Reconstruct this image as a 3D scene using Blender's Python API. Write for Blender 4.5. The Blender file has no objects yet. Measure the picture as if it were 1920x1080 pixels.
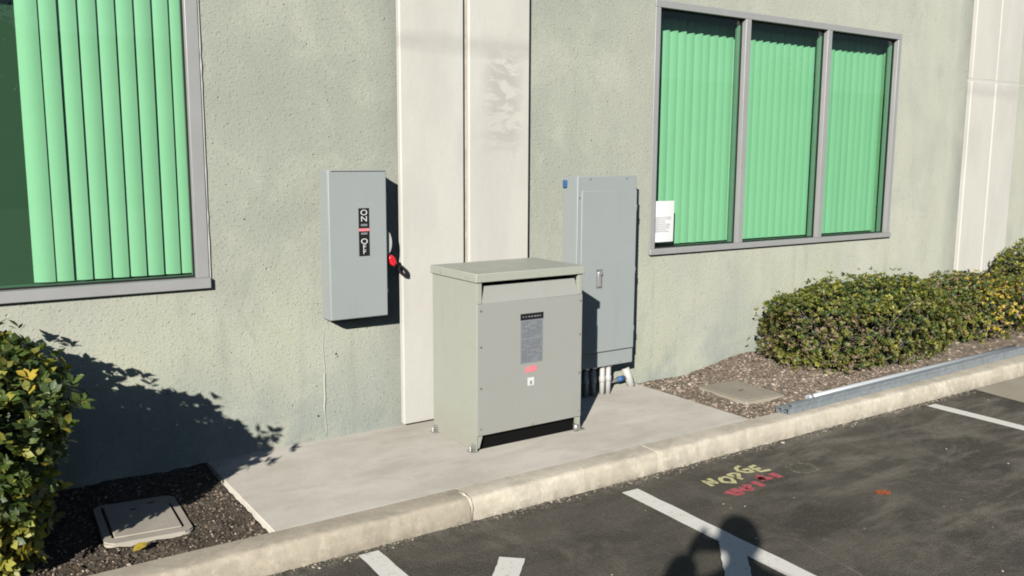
import bpy, bmesh, math, random
import numpy as np
from mathutils import Vector, Matrix, Euler

sc = bpy.context.scene
C = sc.collection
rnd = random.Random(7)

# ------------------------------------------------------------------ camera
CAM = Vector((0.0, -4.35135, 1.5))
r_ = Vector((0.82769603, -0.56115547, 0.00487954))
u_ = Vector((0.07730176, 0.12262264, 0.98943829))
f_ = Vector((0.55582705, 0.81857695, -0.14487258))
cd = bpy.data.cameras.new('camera'); cam = bpy.data.objects.new('camera', cd); C.objects.link(cam)
cam.matrix_world = Matrix(((r_.x, u_.x, -f_.x, CAM.x), (r_.y, u_.y, -f_.y, CAM.y), (r_.z, u_.z, -f_.z, CAM.z), (0, 0, 0, 1)))
cd.sensor_width = 36.0; cd.lens = 1648.709 / 1920 * 36.0
cd.clip_start = 0.02; cd.clip_end = 900
sc.camera = cam; sc.cycles.pixel_filter_type = 'BLACKMAN_HARRIS'; sc.cycles.filter_width = 1.9
sc.cycles.diffuse_bounces = 0          # the phone's contrast: shade is lit by the sky alone

# ------------------------------------------------------------------ light
SUN = Vector((1.07, 1.0, -0.64)).normalized()          # the way the light travels
world = bpy.data.worlds.new('World'); sc.world = world; world.use_nodes = True
wn = world.node_tree.nodes; wl = world.node_tree.links
sky = wn.new('ShaderNodeTexSky'); sky.sky_type = 'NISHITA'; sky.sun_disc = False
sky.sun_elevation = math.asin(-SUN.z); sky.sun_rotation = math.atan2(-SUN.x, -SUN.y)
sky.air_density = 1.0; sky.dust_density = 0.2
wl.new(sky.outputs[0], wn['Background'].inputs[0]); wn['Background'].inputs[1].default_value = 0.05
sl = bpy.data.lights.new('sun', 'SUN'); sl.energy = 5.0; sl.angle = math.radians(0.53); sl.color = (1.0, 0.965, 0.90)
so = bpy.data.objects.new('sun', sl); C.objects.link(so)
so.rotation_euler = SUN.to_track_quat('-Z', 'Y').to_euler(); so.location = (-6, -9, 7)
sc.view_settings.view_transform = 'Standard'; sc.view_settings.look = 'None'
sc.view_settings.exposure = 0.31; sc.view_settings.gamma = 1; sc.view_settings.use_curve_mapping = False

# ------------------------------------------------------------------ materials
class NT:
    def __init__(s, name):
        s.m = bpy.data.materials.new(name); s.m.use_nodes = True
        s.t = s.m.node_tree; s.b = s.t.nodes['Principled BSDF']; s.out = s.t.nodes['Material Output']
        s.co = None
    def n(s, typ, **kw):
        x = s.t.nodes.new('ShaderNode' + typ)
        for k, v in kw.items(): setattr(x, k, v)
        return x
    def l(s, a, b): s.t.links.new(a, b)
    def coord(s):
        if s.co is None: s.co = s.n('NewGeometry').outputs['Position']
        return s.co
    def noise(s, scale, detail=4, rough=0.55, vec=None, dist=0.0, stretch=None):
        x = s.n('TexNoise'); x.inputs['Scale'].default_value = scale; x.inputs['Detail'].default_value = detail
        x.inputs['Roughness'].default_value = rough; x.inputs['Distortion'].default_value = dist
        v = vec or s.coord()
        if stretch:
            mp = s.n('Mapping'); mp.inputs['Scale'].default_value = stretch; s.l(v, mp.inputs[0]); v = mp.outputs[0]
        s.l(v, x.inputs['Vector']); return x.outputs['Fac']
    def vor(s, scale, feature='F1', out='Distance', vec=None):
        x = s.n('TexVoronoi'); x.feature = feature; x.inputs['Scale'].default_value = scale
        s.l(vec or s.coord(), x.inputs['Vector']); return x.outputs[out]
    def ramp(s, fac, stops, interp='LINEAR'):
        x = s.n('ValToRGB'); x.color_ramp.interpolation = interp
        e = x.color_ramp.elements
        while len(e) < len(stops): e.new(0.5)
        for i, (p, c) in enumerate(stops):
            e[i].position = p; e[i].color = (c, c, c, 1) if isinstance(c, (int, float)) else (*c, 1)
        s.l(fac, x.inputs[0]); return x.outputs[0]
    def mix(s, fac, a, b, mode='MIX'):
        x = s.n('Mix'); x.data_type = 'RGBA'; x.blend_type = mode
        for i, v in ((0, fac), (6, a), (7, b)):
            sock = x.inputs[i]
            if isinstance(v, (int, float)): sock.default_value = v if i == 0 else (v, v, v, 1)
            elif isinstance(v, tuple): sock.default_value = (*v, 1)
            else: s.l(v, sock)
        return x.outputs[2]
    def math(s, op, a, b=0.0, clamp=False):
        x = s.n('Math'); x.operation = op; x.use_clamp = clamp
        for i, v in enumerate((a, b)):
            if isinstance(v, (int, float)): x.inputs[i].default_value = v
            else: s.l(v, x.inputs[i])
        return x.outputs[0]
    def sep(s, vec=None):
        x = s.n('SeparateXYZ'); s.l(vec or s.coord(), x.inputs[0]); return x.outputs
    def bump(s, h, strength, dist):
        x = s.n('Bump'); x.inputs['Strength'].default_value = strength; x.inputs['Distance'].default_value = dist
        s.l(h, x.inputs['Height'])
        if s.b.inputs['Normal'].is_linked: s.l(s.b.inputs['Normal'].links[0].from_socket, x.inputs['Normal'])
        s.l(x.outputs[0], s.b.inputs['Normal'])
    def col(s, c):
        if isinstance(c, tuple): s.b.inputs['Base Color'].default_value = (*c, 1)
        else: s.l(c, s.b.inputs['Base Color'])
    def pr(s, rough=0.6, metal=0.0, spec=0.5):
        if isinstance(rough, (int, float)): s.b.inputs['Roughness'].default_value = rough
        else: s.l(rough, s.b.inputs['Roughness'])
        s.b.inputs['Metallic'].default_value = metal; s.b.inputs['Specular IOR Level'].default_value = spec

def band(t, v, a, b, soft):          # 1 inside a..b, soft edges
    lo = t.math('DIVIDE', t.math('SUBTRACT', v, a), soft, True)
    hi = t.math('DIVIDE', t.math('SUBTRACT', b, v), soft, True)
    return t.math('MULTIPLY', lo, hi)

def m_wall():
    t = NT('stucco_paint'); x, y, z = t.sep()
    big = t.noise(0.9, 5, 0.6); mid = t.noise(5, 5, 0.6, stretch=(1, 1, .5)); fine = t.noise(90, 4, 0.65)
    c = t.mix(t.ramp(big, [(.35, 0.), (.65, 1.)]), (.39, .405, .34), (.445, .458, .385))
    # paler in patches, more so to the right and low down
    ch = t.math('ADD', t.math('MULTIPLY', t.math('DIVIDE', t.math('SUBTRACT', x, 3.6), 3.0, True), .85), t.math('MULTIPLY', t.math('SUBTRACT', 1.0, t.math('DIVIDE', t.math('SUBTRACT', z, .5), .7, True), True), .55), True)
    c = t.mix(t.math('MULTIPLY', ch, t.ramp(t.noise(1.6, 5, .6, dist=.5), [(.3, .45), (.55, 1.)])), c, (.56, .565, .475))
    # yellowish weathering in the lower metre, streaked
    low = t.math('SUBTRACT', 1.0, t.math('DIVIDE', t.math('SUBTRACT', z, .55), .6, True), True)
    st = t.noise(2.2, 4, 0.55, stretch=(1, 1, .35))
    c = t.mix(t.math('MULTIPLY', low, t.ramp(st, [(.40, 0.), (.62, .95)])), c, (.52, .53, .41))
    # grey blue damp patches near the base
    base = t.math('SUBTRACT', 1.0, t.math('DIVIDE', t.math('SUBTRACT', z, .05), .6, True), True)
    dm = t.noise(1.7, 5, 0.6, dist=.4)
    c = t.mix(t.math('MULTIPLY', base, t.ramp(dm, [(.43, 0.), (.56, .9)])), c, (.35, .385, .35))
    strk = t.noise(7, 3, .5, stretch=(1, 1, .06))
    c = t.mix(t.math('MULTIPLY', t.ramp(strk, [(.55, 0.), (.75, .45)]), low), c, (.30, .31, .26))
    c = t.mix(t.ramp(mid, [(.3, .16), (.6, 0.)]), c, (.25, .26, .22))
    c = t.mix(t.ramp(t.noise(2.6, 6, .68, dist=.6), [(.50, 0.), (.66, .5)]), c, (.515, .53, .44))
    c = t.mix(t.ramp(t.noise(3.3, 6, .7, dist=.8, stretch=(1, 1, .45)), [(.56, 0.), (.7, .45)]), c, (.33, .35, .305))
    edge_d = t.math('MULTIPLY', t.math('ADD', band(t, x, 2.02, 2.6, .18), band(t, x, 7.62, 8.0, .2)), t.ramp(t.noise(3, 5, .65, stretch=(1, 1, .5)), [(.3, .25), (.6, .9)]))
    c = t.mix(edge_d, c, (.315, .33, .29))
    pits = t.ramp(t.vor(34), [(.0, 1.), (.05, 0.)])
    pn = t.ramp(t.noise(8, 2), [(.55, 0.), (.62, 1.)])
    c = t.mix(t.math('MULTIPLY', t.math('MULTIPLY', pits, pn), .5), c, (.14, .14, .11))
    c = t.mix(t.ramp(fine, [(.35, .16), (.55, 0.)]), c, (.22, .22, .18))
    t.col(c); t.pr(.9, 0, .2)
    warp = t.n('VectorMath'); warp.operation = 'ADD'; t.l(t.coord(), warp.inputs[0])
    wnz = t.n('TexNoise'); wnz.inputs['Scale'].default_value = 20; t.l(t.coord(), wnz.inputs['Vector'])
    wsc = t.n('VectorMath'); wsc.operation = 'SCALE'; wsc.inputs['Scale'].default_value = .03; t.l(wnz.outputs['Color'], wsc.inputs[0]); t.l(wsc.outputs[0], warp.inputs[1])
    pit = t.ramp(t.vor(30, vec=warp.outputs[0]), [(.05, 0.), (.17, 1.)])
    pmask = t.ramp(t.noise(13, 3), [(.52, 0.), (.6, 1.)])
    pit = t.math('SUBTRACT', 1.0, t.math('MULTIPLY', t.math('SUBTRACT', 1.0, pit), pmask))
    chipn = t.ramp(t.noise(55, 2, .5, stretch=(1, 1, 1.5)), [(.60, 0.), (.68, 1.)])
    t.bump(pit, .7, .007); t.bump(chipn, .5, .004); t.bump(t.noise(44, 5, .65), .42, .005); t.bump(t.noise(140, 4, .7), .6, .003)
    return t.m

def m_pilaster():
    t = NT('painted_concrete'); x, y, z = t.sep()
    big = t.noise(1.4, 5, .6)
    c = t.mix(big, (.57, .555, .50), (.65, .635, .575))
    # grey dirt in horizontal brushed patches on the upper right leaf of the near pilaster
    wv = t.noise(5.5, 6, .68, dist=1.1, stretch=(.8, 1, 2.0))
    reg = t.math('MULTIPLY', band(t, x, 2.70, 3.02, .10), band(t, z, 1.45, 2.24, .2))
    c = t.mix(t.math('MULTIPLY', t.ramp(wv, [(.47, 0.), (.54, .7)]), reg), c, (.40, .385, .345))
    # dirt under the reveal, broken white above it
    u = t.noise(4, 5, .6, dist=.6, stretch=(.6, 1, 2.5))
    zz = t.math('ADD', z, t.math('MULTIPLY', t.math('SUBTRACT', u, .5), .12))
    c = t.mix(t.math('MULTIPLY', band(t, zz, 2.05, 2.20, .06), t.ramp(t.noise(2.5, 4, .6), [(.3, .3), (.6, .85)])), c, (.49, .475, .43))
    c = t.mix(t.math('MULTIPLY', t.ramp(t.noise(3, 5, .6, stretch=(1, 1, .35)), [(.46, 0.), (.64, .6)]), t.ramp(z, [(.0, 1.), (1., .7)])), c, (.50, .485, .44))
    c = t.mix(t.ramp(t.noise(60, 4, .7), [(.3, .12), (.5, 0.)]), c, (.4, .38, .32))
    t.col(c); t.pr(.8, 0, .3)
    t.bump(t.noise(9, 4, .55, stretch=(1, 1, .4)), .25, .008); t.bump(t.noise(140, 3, .6), .25, .002)
    return t.m

def m_concrete(name, a, b, stain, bumpd=.002, stretch=(1, 1, 1), stainamt=.5):
    t = NT(name)
    c = t.mix(t.ramp(t.noise(2.2, 6, .62, stretch=stretch), [(.35, 0.), (.65, 1.)]), a, b)
    c = t.mix(t.ramp(t.noise(6, 6, .7, dist=.5), [(.5, 0.), (.75, stainamt)]), c, stain)
    c = t.mix(t.ramp(t.noise(170, 3, .7), [(.3, .22), (.55, 0.)]), c, tuple(v * .55 for v in a))
    c = t.mix(t.ramp(t.vor(60), [(.02, .5), (.07, 0.)]), c, tuple(v * .6 for v in a))
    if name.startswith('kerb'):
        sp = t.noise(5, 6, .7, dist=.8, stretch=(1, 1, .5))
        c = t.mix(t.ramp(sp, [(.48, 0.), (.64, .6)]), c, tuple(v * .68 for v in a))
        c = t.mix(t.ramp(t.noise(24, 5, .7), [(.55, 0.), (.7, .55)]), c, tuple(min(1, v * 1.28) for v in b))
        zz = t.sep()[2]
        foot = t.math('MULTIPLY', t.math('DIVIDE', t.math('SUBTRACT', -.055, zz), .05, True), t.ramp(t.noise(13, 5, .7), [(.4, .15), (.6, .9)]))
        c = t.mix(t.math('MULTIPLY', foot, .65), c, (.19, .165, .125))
    if name == 'new_concrete':
        c = t.mix(t.ramp(t.noise(1.7, 6, .65, dist=1.2, stretch=(.6, 1.4, 1)), [(.48, 0.), (.62, .55)]), c, (.80, .755, .665))
        c = t.mix(t.ramp(t.noise(2.6, 5, .6, dist=.6, stretch=(.5, 1.6, 1)), [(.55, 0.), (.72, .5)]), c, (.50, .455, .38))
        br = t.n('TexWave'); br.inputs['Scale'].default_value = 55; br.inputs['Distortion'].default_value = 4; br.bands_direction = 'Y'; t.l(t.coord(), br.inputs['Vector'])
        t.bump(br.outputs['Fac'], .12, .0015)
    t.col(c); t.pr(.88, 0, .25)
    t.bump(t.noise(18, 4, .6), .3, bumpd * 3); t.bump(t.noise(160, 3, .65), .5, bumpd)
    return t.m

def m_asphalt():
    t = NT('asphalt')
    c = t.mix(t.ramp(t.noise(1.3, 6, .6), [(.38, 0.), (.62, 1.)]), (.070, .062, .050), (.118, .105, .083))
    dust = t.noise(2.4, 8, .7, dist=.8, stretch=(1, .6, 1))
    c = t.mix(t.ramp(dust, [(.52, 0.), (.70, .55)]), c, (.26, .23, .18))
    sc1 = t.noise(1.5, 7, .72, dist=.5, stretch=(1, 3.2, 1))
    px_ = t.sep()[0]; c = t.mix(t.math('MULTIPLY', t.ramp(sc1, [(.46, 0.), (.62, .6)]), t.math('ADD', .25, t.math('DIVIDE', t.math('SUBTRACT', px_, 2.8), 1.6, True), True)), c, (.30, .265, .21))
    c = t.mix(t.ramp(t.noise(1.1, 4, .6, dist=1), [(.56, 0.), (.72, .5)]), c, (.075, .072, .064))
    pale = t.noise(9, 6, .75, dist=.3)
    c = t.mix(t.ramp(pale, [(.62, 0.), (.72, .22)]), c, (.30, .28, .23))
    x, y, z = t.sep()
    edge = t.math('SUBTRACT', 1.0, t.math('DIVIDE', t.math('SUBTRACT', -1.13, y), .18, True), True)
    c = t.mix(t.math('MULTIPLY', edge, t.ramp(t.noise(14, 6, .7), [(.42, 0.), (.62, .75)])), c, (.30, .27, .21))
    ag = t.vor(210, out='Color')
    g = t.n('SeparateColor'); t.l(ag, g.inputs[0])
    c = t.mix(t.ramp(g.outputs[0], [(.0, .35), (.45, 0.)]), c, (.045, .043, .038))
    c = t.mix(t.ramp(g.outputs[1], [(.85, 0.), (.97, .3)]), c, (.28, .26, .22))
    t.col(c); t.pr(.85, 0, .3)
    t.bump(t.vor(150), .7, .005); t.bump(t.noise(6, 4), .3, .008)
    return t.m

def m_line():
    t = NT('white_line_paint')
    c = t.mix(t.noise(7, 5, .6), (.82, .79, .71), (.90, .88, .81))
    c = t.mix(t.ramp(t.noise(38, 6, .75), [(.57, 0.), (.70, .8)]), c, (.28, .26, .22))
    c = t.mix(t.ramp(t.noise(5, 5, .7, dist=1), [(.60, 0.), (.8, .45)]), c, (.42, .40, .34))
    t.col(c); t.pr(.7, 0, .4); t.bump(t.vor(190), .4, .002)
    return t.m

def m_paint(name, a, b, rough=.45, metal=0.0, orange=.0006, dirt=.12):
    t = NT(name)
    c = t.mix(t.noise(3, 4, .6), a, b)
    c = t.mix(t.ramp(t.noise(11, 6, .7, dist=.4), [(.55, 0.), (.8, dirt)]), c, (.28, .25, .19))
    c = t.mix(t.ramp(t.noise(45, 3, .7), [(.68, 0.), (.75, dirt)]), c, tuple(v * .6 for v in a))
    st = t.noise(9, 5, .7, stretch=(1, 1, .12))
    c = t.mix(t.ramp(st, [(.55, 0.), (.72, dirt * 1.2)]), c, (.24, .22, .18))
    zz = t.sep()[2]; lowd = t.math('MULTIPLY', t.math('DIVIDE', t.math('SUBTRACT', .22, zz), .22, True), t.ramp(t.noise(14, 6, .7), [(.35, .1), (.65, .55)]))
    c = t.mix(lowd, c, (.36, .32, .25))
    t.col(c); t.pr(t.ramp(t.noise(8, 5), [(.3, rough - .07), (.7, rough + .1)]), metal, .5)
    t.bump(t.noise(2.2, 3, .5), .35, .006); t.bump(t.noise(300, 2), .3, orange)
    return t.m

def m_soil(name, a, b, d):
    t = NT(name)
    c = t.mix(t.ramp(t.noise(16, 6, .7), [(.3, 0.), (.7, 1.)]), a, b)
    c = t.mix(t.ramp(t.vor(70), [(.1, .7), (.45, 0.)]), c, d)
    t.col(c); t.pr(.95, 0, .1); t.bump(t.noise(50, 6, .8), .8, .012)
    return t.m

def m_plain(name, c, rough=.6, metal=0.0, spec=.5, var=.15, scale=25):
    t = NT(name); t.col(t.mix(t.noise(scale, 4, .6), tuple(v * (1 - var) for v in c), tuple(min(1, v * (1 + var)) for v in c)))
    t.pr(rough, metal, spec); return t.m

def m_galv():
    t = NT('galvanised_steel')
    g = t.vor(38, out='Color'); s = t.n('SeparateColor'); t.l(g, s.inputs[0])
    c = t.mix(s.outputs[0], (.33, .375, .41), (.42, .465, .50))
    c = t.mix(t.ramp(t.noise(9, 5, .7), [(.5, 0.), (.75, .4)]), c, (.25, .25, .23))
    t.col(c); t.pr(t.ramp(t.noise(30, 4), [(.3, .36), (.7, .55)]), .45, .5); t.bump(t.noise(120, 3), .15, .001)
    return t.m

def m_leaf(name, a, b, trans=.28, rough=.48):
    t = NT(name)
    oi = t.n('ObjectInfo').outputs['Random']
    c = t.mix(t.math('FRACT', t.math('ADD', t.math('MULTIPLY', t.noise(33, 2), 3.0), oi)), a, b)
    t.col(c); t.pr(rough, 0, .5)
    tr = t.n('BsdfTranslucent'); t.l(t.mix(.5, c, (b[0] * 1.6, b[1] * 1.8, b[2] * .8)), tr.inputs[0])
    mx = t.n('MixShader'); mx.inputs[0].default_value = trans
    t.l(t.b.outputs[0], mx.inputs[1]); t.l(tr.outputs[0], mx.inputs[2]); t.l(mx.outputs[0], t.out.inputs[0])
    return t.m

def m_glass():
    t = NT('green_glass')
    tr = t.n('BsdfTransparent'); tr.inputs[0].default_value = (.56, .93, .68, 1)
    gl = t.n('BsdfGlossy'); gl.inputs['Roughness'].default_value = 0.004
    gl.inputs[0].default_value = (.9, 1, .97, 1)
    lw = t.n('LayerWeight'); lw.inputs[0].default_value = .5
    f2 = t.math('ADD', t.math('MULTIPLY', t.math('POWER', lw.outputs['Facing'], 5.0), .92), .065, True)
    wav = t.n('Bump'); wav.inputs['Strength'].default_value = .08; wav.inputs['Distance'].default_value = .004
    t.l(t.noise(2.0, 2), wav.inputs['Height']); t.l(wav.outputs[0], gl.inputs['Normal'])
    mx = t.n('MixShader'); t.l(f2, mx.inputs[0]); t.l(tr.outputs[0], mx.inputs[1]); t.l(gl.outputs[0], mx.inputs[2])
    t.l(t.mix(t.math('MULTIPLY', lw.outputs['Facing'], 1.7, True), (.68, .985, .76), (.455, .79, .575)), tr.inputs[0])
    t.l(mx.outputs[0], t.out.inputs[0]); return t.m

def m_spray(name, c, cut=.5):
    t = NT(name); t.col(t.mix(t.noise(30, 4), tuple(v * .75 for v in c), c)); t.pr(.8, 0, .2)
    tr = t.n('BsdfTransparent'); mx = t.n('MixShader')
    nz = t.math('ADD', t.math('MULTIPLY', t.noise(60, 5, .75), .65), t.math('MULTIPLY', t.noise(260, 3, .7), .35))
    t.l(t.ramp(nz, [(cut - .06, 0.), (cut + .06, .9)]), mx.inputs[0])
    t.l(tr.outputs[0], mx.inputs[1]); t.l(t.b.outputs[0], mx.inputs[2]); t.l(mx.outputs[0], t.out.inputs[0])
    return t.m

def m_blind():
    t = NT('blind_vinyl'); t.col(t.mix(t.noise(3, 3), (.72, .73, .70), (.80, .80, .77))); t.pr(.55, 0, .3)
    tr = t.n('BsdfTranslucent'); tr.inputs[0].default_value = (.7, .7, .66, 1)
    mx = t.n('MixShader'); mx.inputs[0].default_value = .18
    t.l(t.b.outputs[0], mx.inputs[1]); t.l(tr.outputs[0], mx.inputs[2]); t.l(mx.outputs[0], t.out.inputs[0])
    return t.m

M = dict(
    wall=m_wall(), pil=m_pilaster(),
    slab=m_concrete('new_concrete', (.63, .585, .495), (.75, .70, .61), (.50, .455, .385), .0012, (1, 2, 1), .45),
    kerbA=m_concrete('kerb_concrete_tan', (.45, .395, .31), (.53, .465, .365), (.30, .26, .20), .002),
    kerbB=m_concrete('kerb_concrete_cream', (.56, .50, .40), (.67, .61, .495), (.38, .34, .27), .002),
    lid=m_concrete('cover_concrete', (.44, .40, .33), (.54, .49, .41), (.33, .30, .25), .001),
    lid2=m_concrete('cover_old_concrete', (.36, .32, .25), (.44, .39, .31), (.26, .23, .18), .001),
    gutter=m_concrete('gutter_concrete', (.40, .35, .27), (.47, .42, .33), (.30, .27, .21), .002),
    asphalt=m_asphalt(), line=m_line(),
    boxgrey=m_paint('grey_enamel', (.335, .365, .36), (.355, .385, .38), .42),
    tgrey=m_paint('warm_grey_enamel', (.395, .41, .345), (.43, .44, .375), .48, dirt=.2),
    tfront=m_paint('front_grey_enamel', (.345, .35, .32), (.365, .37, .34), .5, dirt=.12),
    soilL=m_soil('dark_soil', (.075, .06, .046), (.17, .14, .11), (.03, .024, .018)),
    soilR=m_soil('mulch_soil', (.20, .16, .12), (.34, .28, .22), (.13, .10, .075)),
    chipA=m_plain('chip_pale', (.52, .44, .35), .9, 0, .1, .3), chipB=m_plain('chip_brown', (.30, .235, .18), .9, 0, .1, .3),
    chipC=m_plain('chip_dark', (.14, .112, .085), .9, 0, .1, .3), chipD=m_plain('chip_pink', (.45, .34, .27), .9, 0, .1, .25),
    alu=m_paint('anodised_aluminium', (.40, .40, .395), (.47, .47, .46), .42, .25, .0002, .05),
    gasket=m_plain('black_gasket', (.012, .012, .012), .5), innerframe=m_plain('inner_frame', (.30, .31, .30), .5),
    glass=m_glass(), blind=m_blind(), room=m_plain('room_paint', (.30, .31, .30), .9, 0, .1, .05, 2),
    dimroom=m_plain('dim_room_tone', (.10, .105, .10), .9, 0, .1, .06, 1), roomfloor=m_plain('room_carpet', (.07, .075, .075), .95, 0, .1, .1, 2),
    caulk=m_plain('white_caulk', (.62, .61, .56), .7, 0, .3, .08), paper=m_plain('white_paper', (.82, .82, .82), .8, 0, .2, .02),
    print=m_plain('grey_print', (.55, .55, .55), .8, 0, .2, .1), black=m_plain('black_plastic', (.015, .015, .016), .4),
    red=m_plain('red_plastic', (.75, .02, .035), .35), pink=m_plain('pink_sticker', (.80, .25, .28), .5, var=.25, scale=90),
    white=m_plain('white_sticker', (.75, .75, .72), .5), plate=m_plain('rating_plate', (.235, .25, .27), .4, 0, .5, .08, 40),
    platetext=m_plain('plate_print', (.15, .16, .18), .5, var=.3, scale=120), pvc=m_plain('conduit_pvc', (.52, .52, .49), .4, 0, .5, .08),
    blue=m_plain('blue_plastic', (.04, .13, .32), .45), galv=m_galv(), zinc=m_plain('zinc', (.5, .5, .48), .35, .7),
    emt=m_plain('emt_steel', (.62, .64, .66), .38, .35, .5, .06), latch=m_plain('chrome_latch', (.6, .6, .6), .3, .6), dark=m_plain('dark_void', (.007, .007, .007), .8, 0, .1),
    leafG=m_leaf('leaf_green', (.065, .105, .022), (.135, .185, .04)), leafD=m_leaf('leaf_dark', (.035, .062, .018), (.07, .105, .028), .15),
    leafY=m_leaf('leaf_lime', (.27, .28, .045), (.40, .38, .07), .3), leafW=m_leaf('leaf_yellow', (.45, .33, .04), (.62, .46, .07), .3),
    leafO=m_leaf('leaf_olive', (.15, .155, .032), (.24, .235, .05)), leafB=m_leaf('leaf_brown', (.13, .085, .045), (.24, .17, .10), .1, .6),
    leafR=m_leaf('leaf_red', (.35, .06, .03), (.45, .16, .06), .2),
    bark=m_plain('bark', (.13, .105, .08), .9, 0, .1, .3), bark2=m_plain('bark_grey', (.22, .185, .155), .9, 0, .1, .3),
    yspray=m_spray('yellow_spray', (.84, .79, .42), .38), rspray=m_spray('red_spray', (.66, .16, .18), .40),
    ospray=m_spray('orange_spray', (.62, .17, .06), .47), chalk=m_spray('pale_scuff', (.42, .38, .31), .54),
    drip=m_plain('pale_drip', (.50, .505, .42), .8, 0, .2, .12), stainb=m_plain('drill_hole', (.05, .05, .045), .9),
    skin=m_plain('skin', (.45, .28, .2), .55, 0, .4, .08), shirt=m_plain('blue_shirt', (.05, .09, .18), .85, 0, .2, .15),
    trousers=m_plain('dark_trousers', (.03, .03, .04), .9, 0, .2, .15), hair=m_plain('dark_hair', (.02, .014, .01), .6),
)

# ------------------------------------------------------------------ helpers
def link(name, me, parent=None, mats=()):
    o = bpy.data.objects.new(name, me); C.objects.link(o)
    for m in mats: me.materials.append(m)
    if parent: o.parent = parent
    return o
def tag(o, label=None, cat=None, group=None, kind=None):
    if label: o['label'] = label
    if cat: o['category'] = cat
    if group: o['group'] = group
    if kind: o['kind'] = kind
    return o
def thing(name, label, cat, group=None):
    o = bpy.data.objects.new(name, None); C.objects.link(o); o.empty_display_size = .1
    return tag(o, label, cat, group)
def place(root, loc):                 # put a thing's Empty at its base, its parts staying where they are
    root.location = loc; inv = Matrix.Translation(-Vector(loc))
    for ch in root.children: ch.matrix_parent_inverse = inv

def bm_box(bm, a, b, bev=0.0, seg=2, mi=0):
    a, b = Vector(a), Vector(b)
    vs = [bm.verts.new((x, y, z)) for x in (a.x, b.x) for y in (a.y, b.y) for z in (a.z, b.z)]
    F = [(0, 1, 3, 2), (4, 6, 7, 5), (0, 4, 5, 1), (2, 3, 7, 6), (0, 2, 6, 4), (1, 5, 7, 3)]
    fs = [bm.faces.new([vs[i] for i in f]) for f in F]
    for f in fs: f.material_index = mi
    if bev > 0:
        es = list({e for f in fs for e in f.edges})
        r = bmesh.ops.bevel(bm, geom=es, offset=bev, segments=seg, profile=.5, affect='EDGES')
        for f in r['faces']: f.material_index = mi; f.smooth = True
    return vs
def bm_obj(name, bm, mat, parent=None, smooth=False, recalc=True):
    if recalc: bmesh.ops.recalc_face_normals(bm, faces=bm.faces)
    me = bpy.data.meshes.new(name); bm.to_mesh(me); bm.free()
    if smooth:
        for p in me.polygons: p.use_smooth = True
    return link(name, me, parent, mat if isinstance(mat, (list, tuple)) else [mat])
def box(name, a, b, mat, parent=None, bev=.0015, seg=2):
    bm = bmesh.new(); bm_box(bm, a, b, bev, seg); return bm_obj(name, bm, mat, parent)
def bm_prism(bm, pts, off):           # polygon pts (3D) extruded by vector off
    a = [bm.verts.new(p) for p in pts]; b = [bm.verts.new(Vector(p) + Vector(off)) for p in pts]; n = len(pts)
    bm.faces.new(a); bm.faces.new(b[::-1])
    for i in range(n): bm.faces.new((a[i], b[i], b[(i + 1) % n], a[(i + 1) % n]))
def bm_tube(bm, pts, rad, n=10, cap=True):
    pts = [Vector(p) for p in pts]; rad = rad if isinstance(rad, (list, tuple)) else [rad] * len(pts)
    rings = []; prev = None
    for i, p in enumerate(pts):
        d = (pts[min(i + 1, len(pts) - 1)] - pts[max(i - 1, 0)]).normalized()
        if prev is None: prev = d.orthogonal().normalized()
        a = (prev - d * prev.dot(d)).normalized(); prev = a; b = d.cross(a)
        rings.append([bm.verts.new(p + (a * math.cos(2 * math.pi * k / n) + b * math.sin(2 * math.pi * k / n)) * rad[i]) for k in range(n)])
    for r0, r1 in zip(rings, rings[1:]):
        for k in range(n):
            f = bm.faces.new((r0[k], r0[(k + 1) % n], r1[(k + 1) % n], r1[k])); f.smooth = True
    if cap: bm.faces.new(rings[0][::-1]); bm.faces.new(rings[-1])
def tube(name, pts, rad, mat, parent=None, n=12):
    bm = bmesh.new(); bm_tube(bm, pts, rad, n); return bm_obj(name, bm, mat, parent)
def sheet(name, pts, mat, z, parent=None):
    bm = bmesh.new(); bm.faces.new([bm.verts.new((p[0], p[1], z)) for p in pts]); return bm_obj(name, bm, mat, parent)
def grid_sheet(name, x0, x1, y0, y1, nx, ny, hf, mat):
    vs = []; fs = []
    for j in range(ny + 1):
        for i in range(nx + 1):
            x = x0 + (x1 - x0) * i / nx; y = y0 + (y1 - y0) * j / ny; vs.append((x, y, hf(x, y)))
    for j in range(ny):
        for i in range(nx):
            a = j * (nx + 1) + i; fs.append((a, a + 1, a + nx + 2, a + nx + 1))
    me = bpy.data.meshes.new(name); me.from_pydata(vs, [], fs); me.update()
    for p in me.polygons: p.use_smooth = True
    return link(name, me, None, [mat])
from mathutils import noise as mn
def fn(x, y, s, o=0): return mn.noise(Vector((x * s, y * s, o)))
def text(name, body, size, mat, loc, rot, parent, sx=1.0, ext=.0004):
    cu = bpy.data.curves.new(name, 'FONT'); cu.body = body; cu.size = size; cu.extrude = ext
    cu.align_x = 'CENTER'; cu.align_y = 'CENTER'; cu.materials.append(mat)
    t_ = bpy.data.objects.new(name, cu); C.objects.link(t_)
    me = bpy.data.meshes.new_from_object(t_); bpy.data.objects.remove(t_); bpy.data.curves.remove(cu)
    me.materials.clear(); me.materials.append(mat)
    o = bpy.data.objects.new(name, me); C.objects.link(o); o.location = loc; o.rotation_euler = rot; o.scale = (sx, 1, 1)
    o.parent = parent; return o

ZA = -0.11                             # asphalt level; the slab top is z = 0
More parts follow.
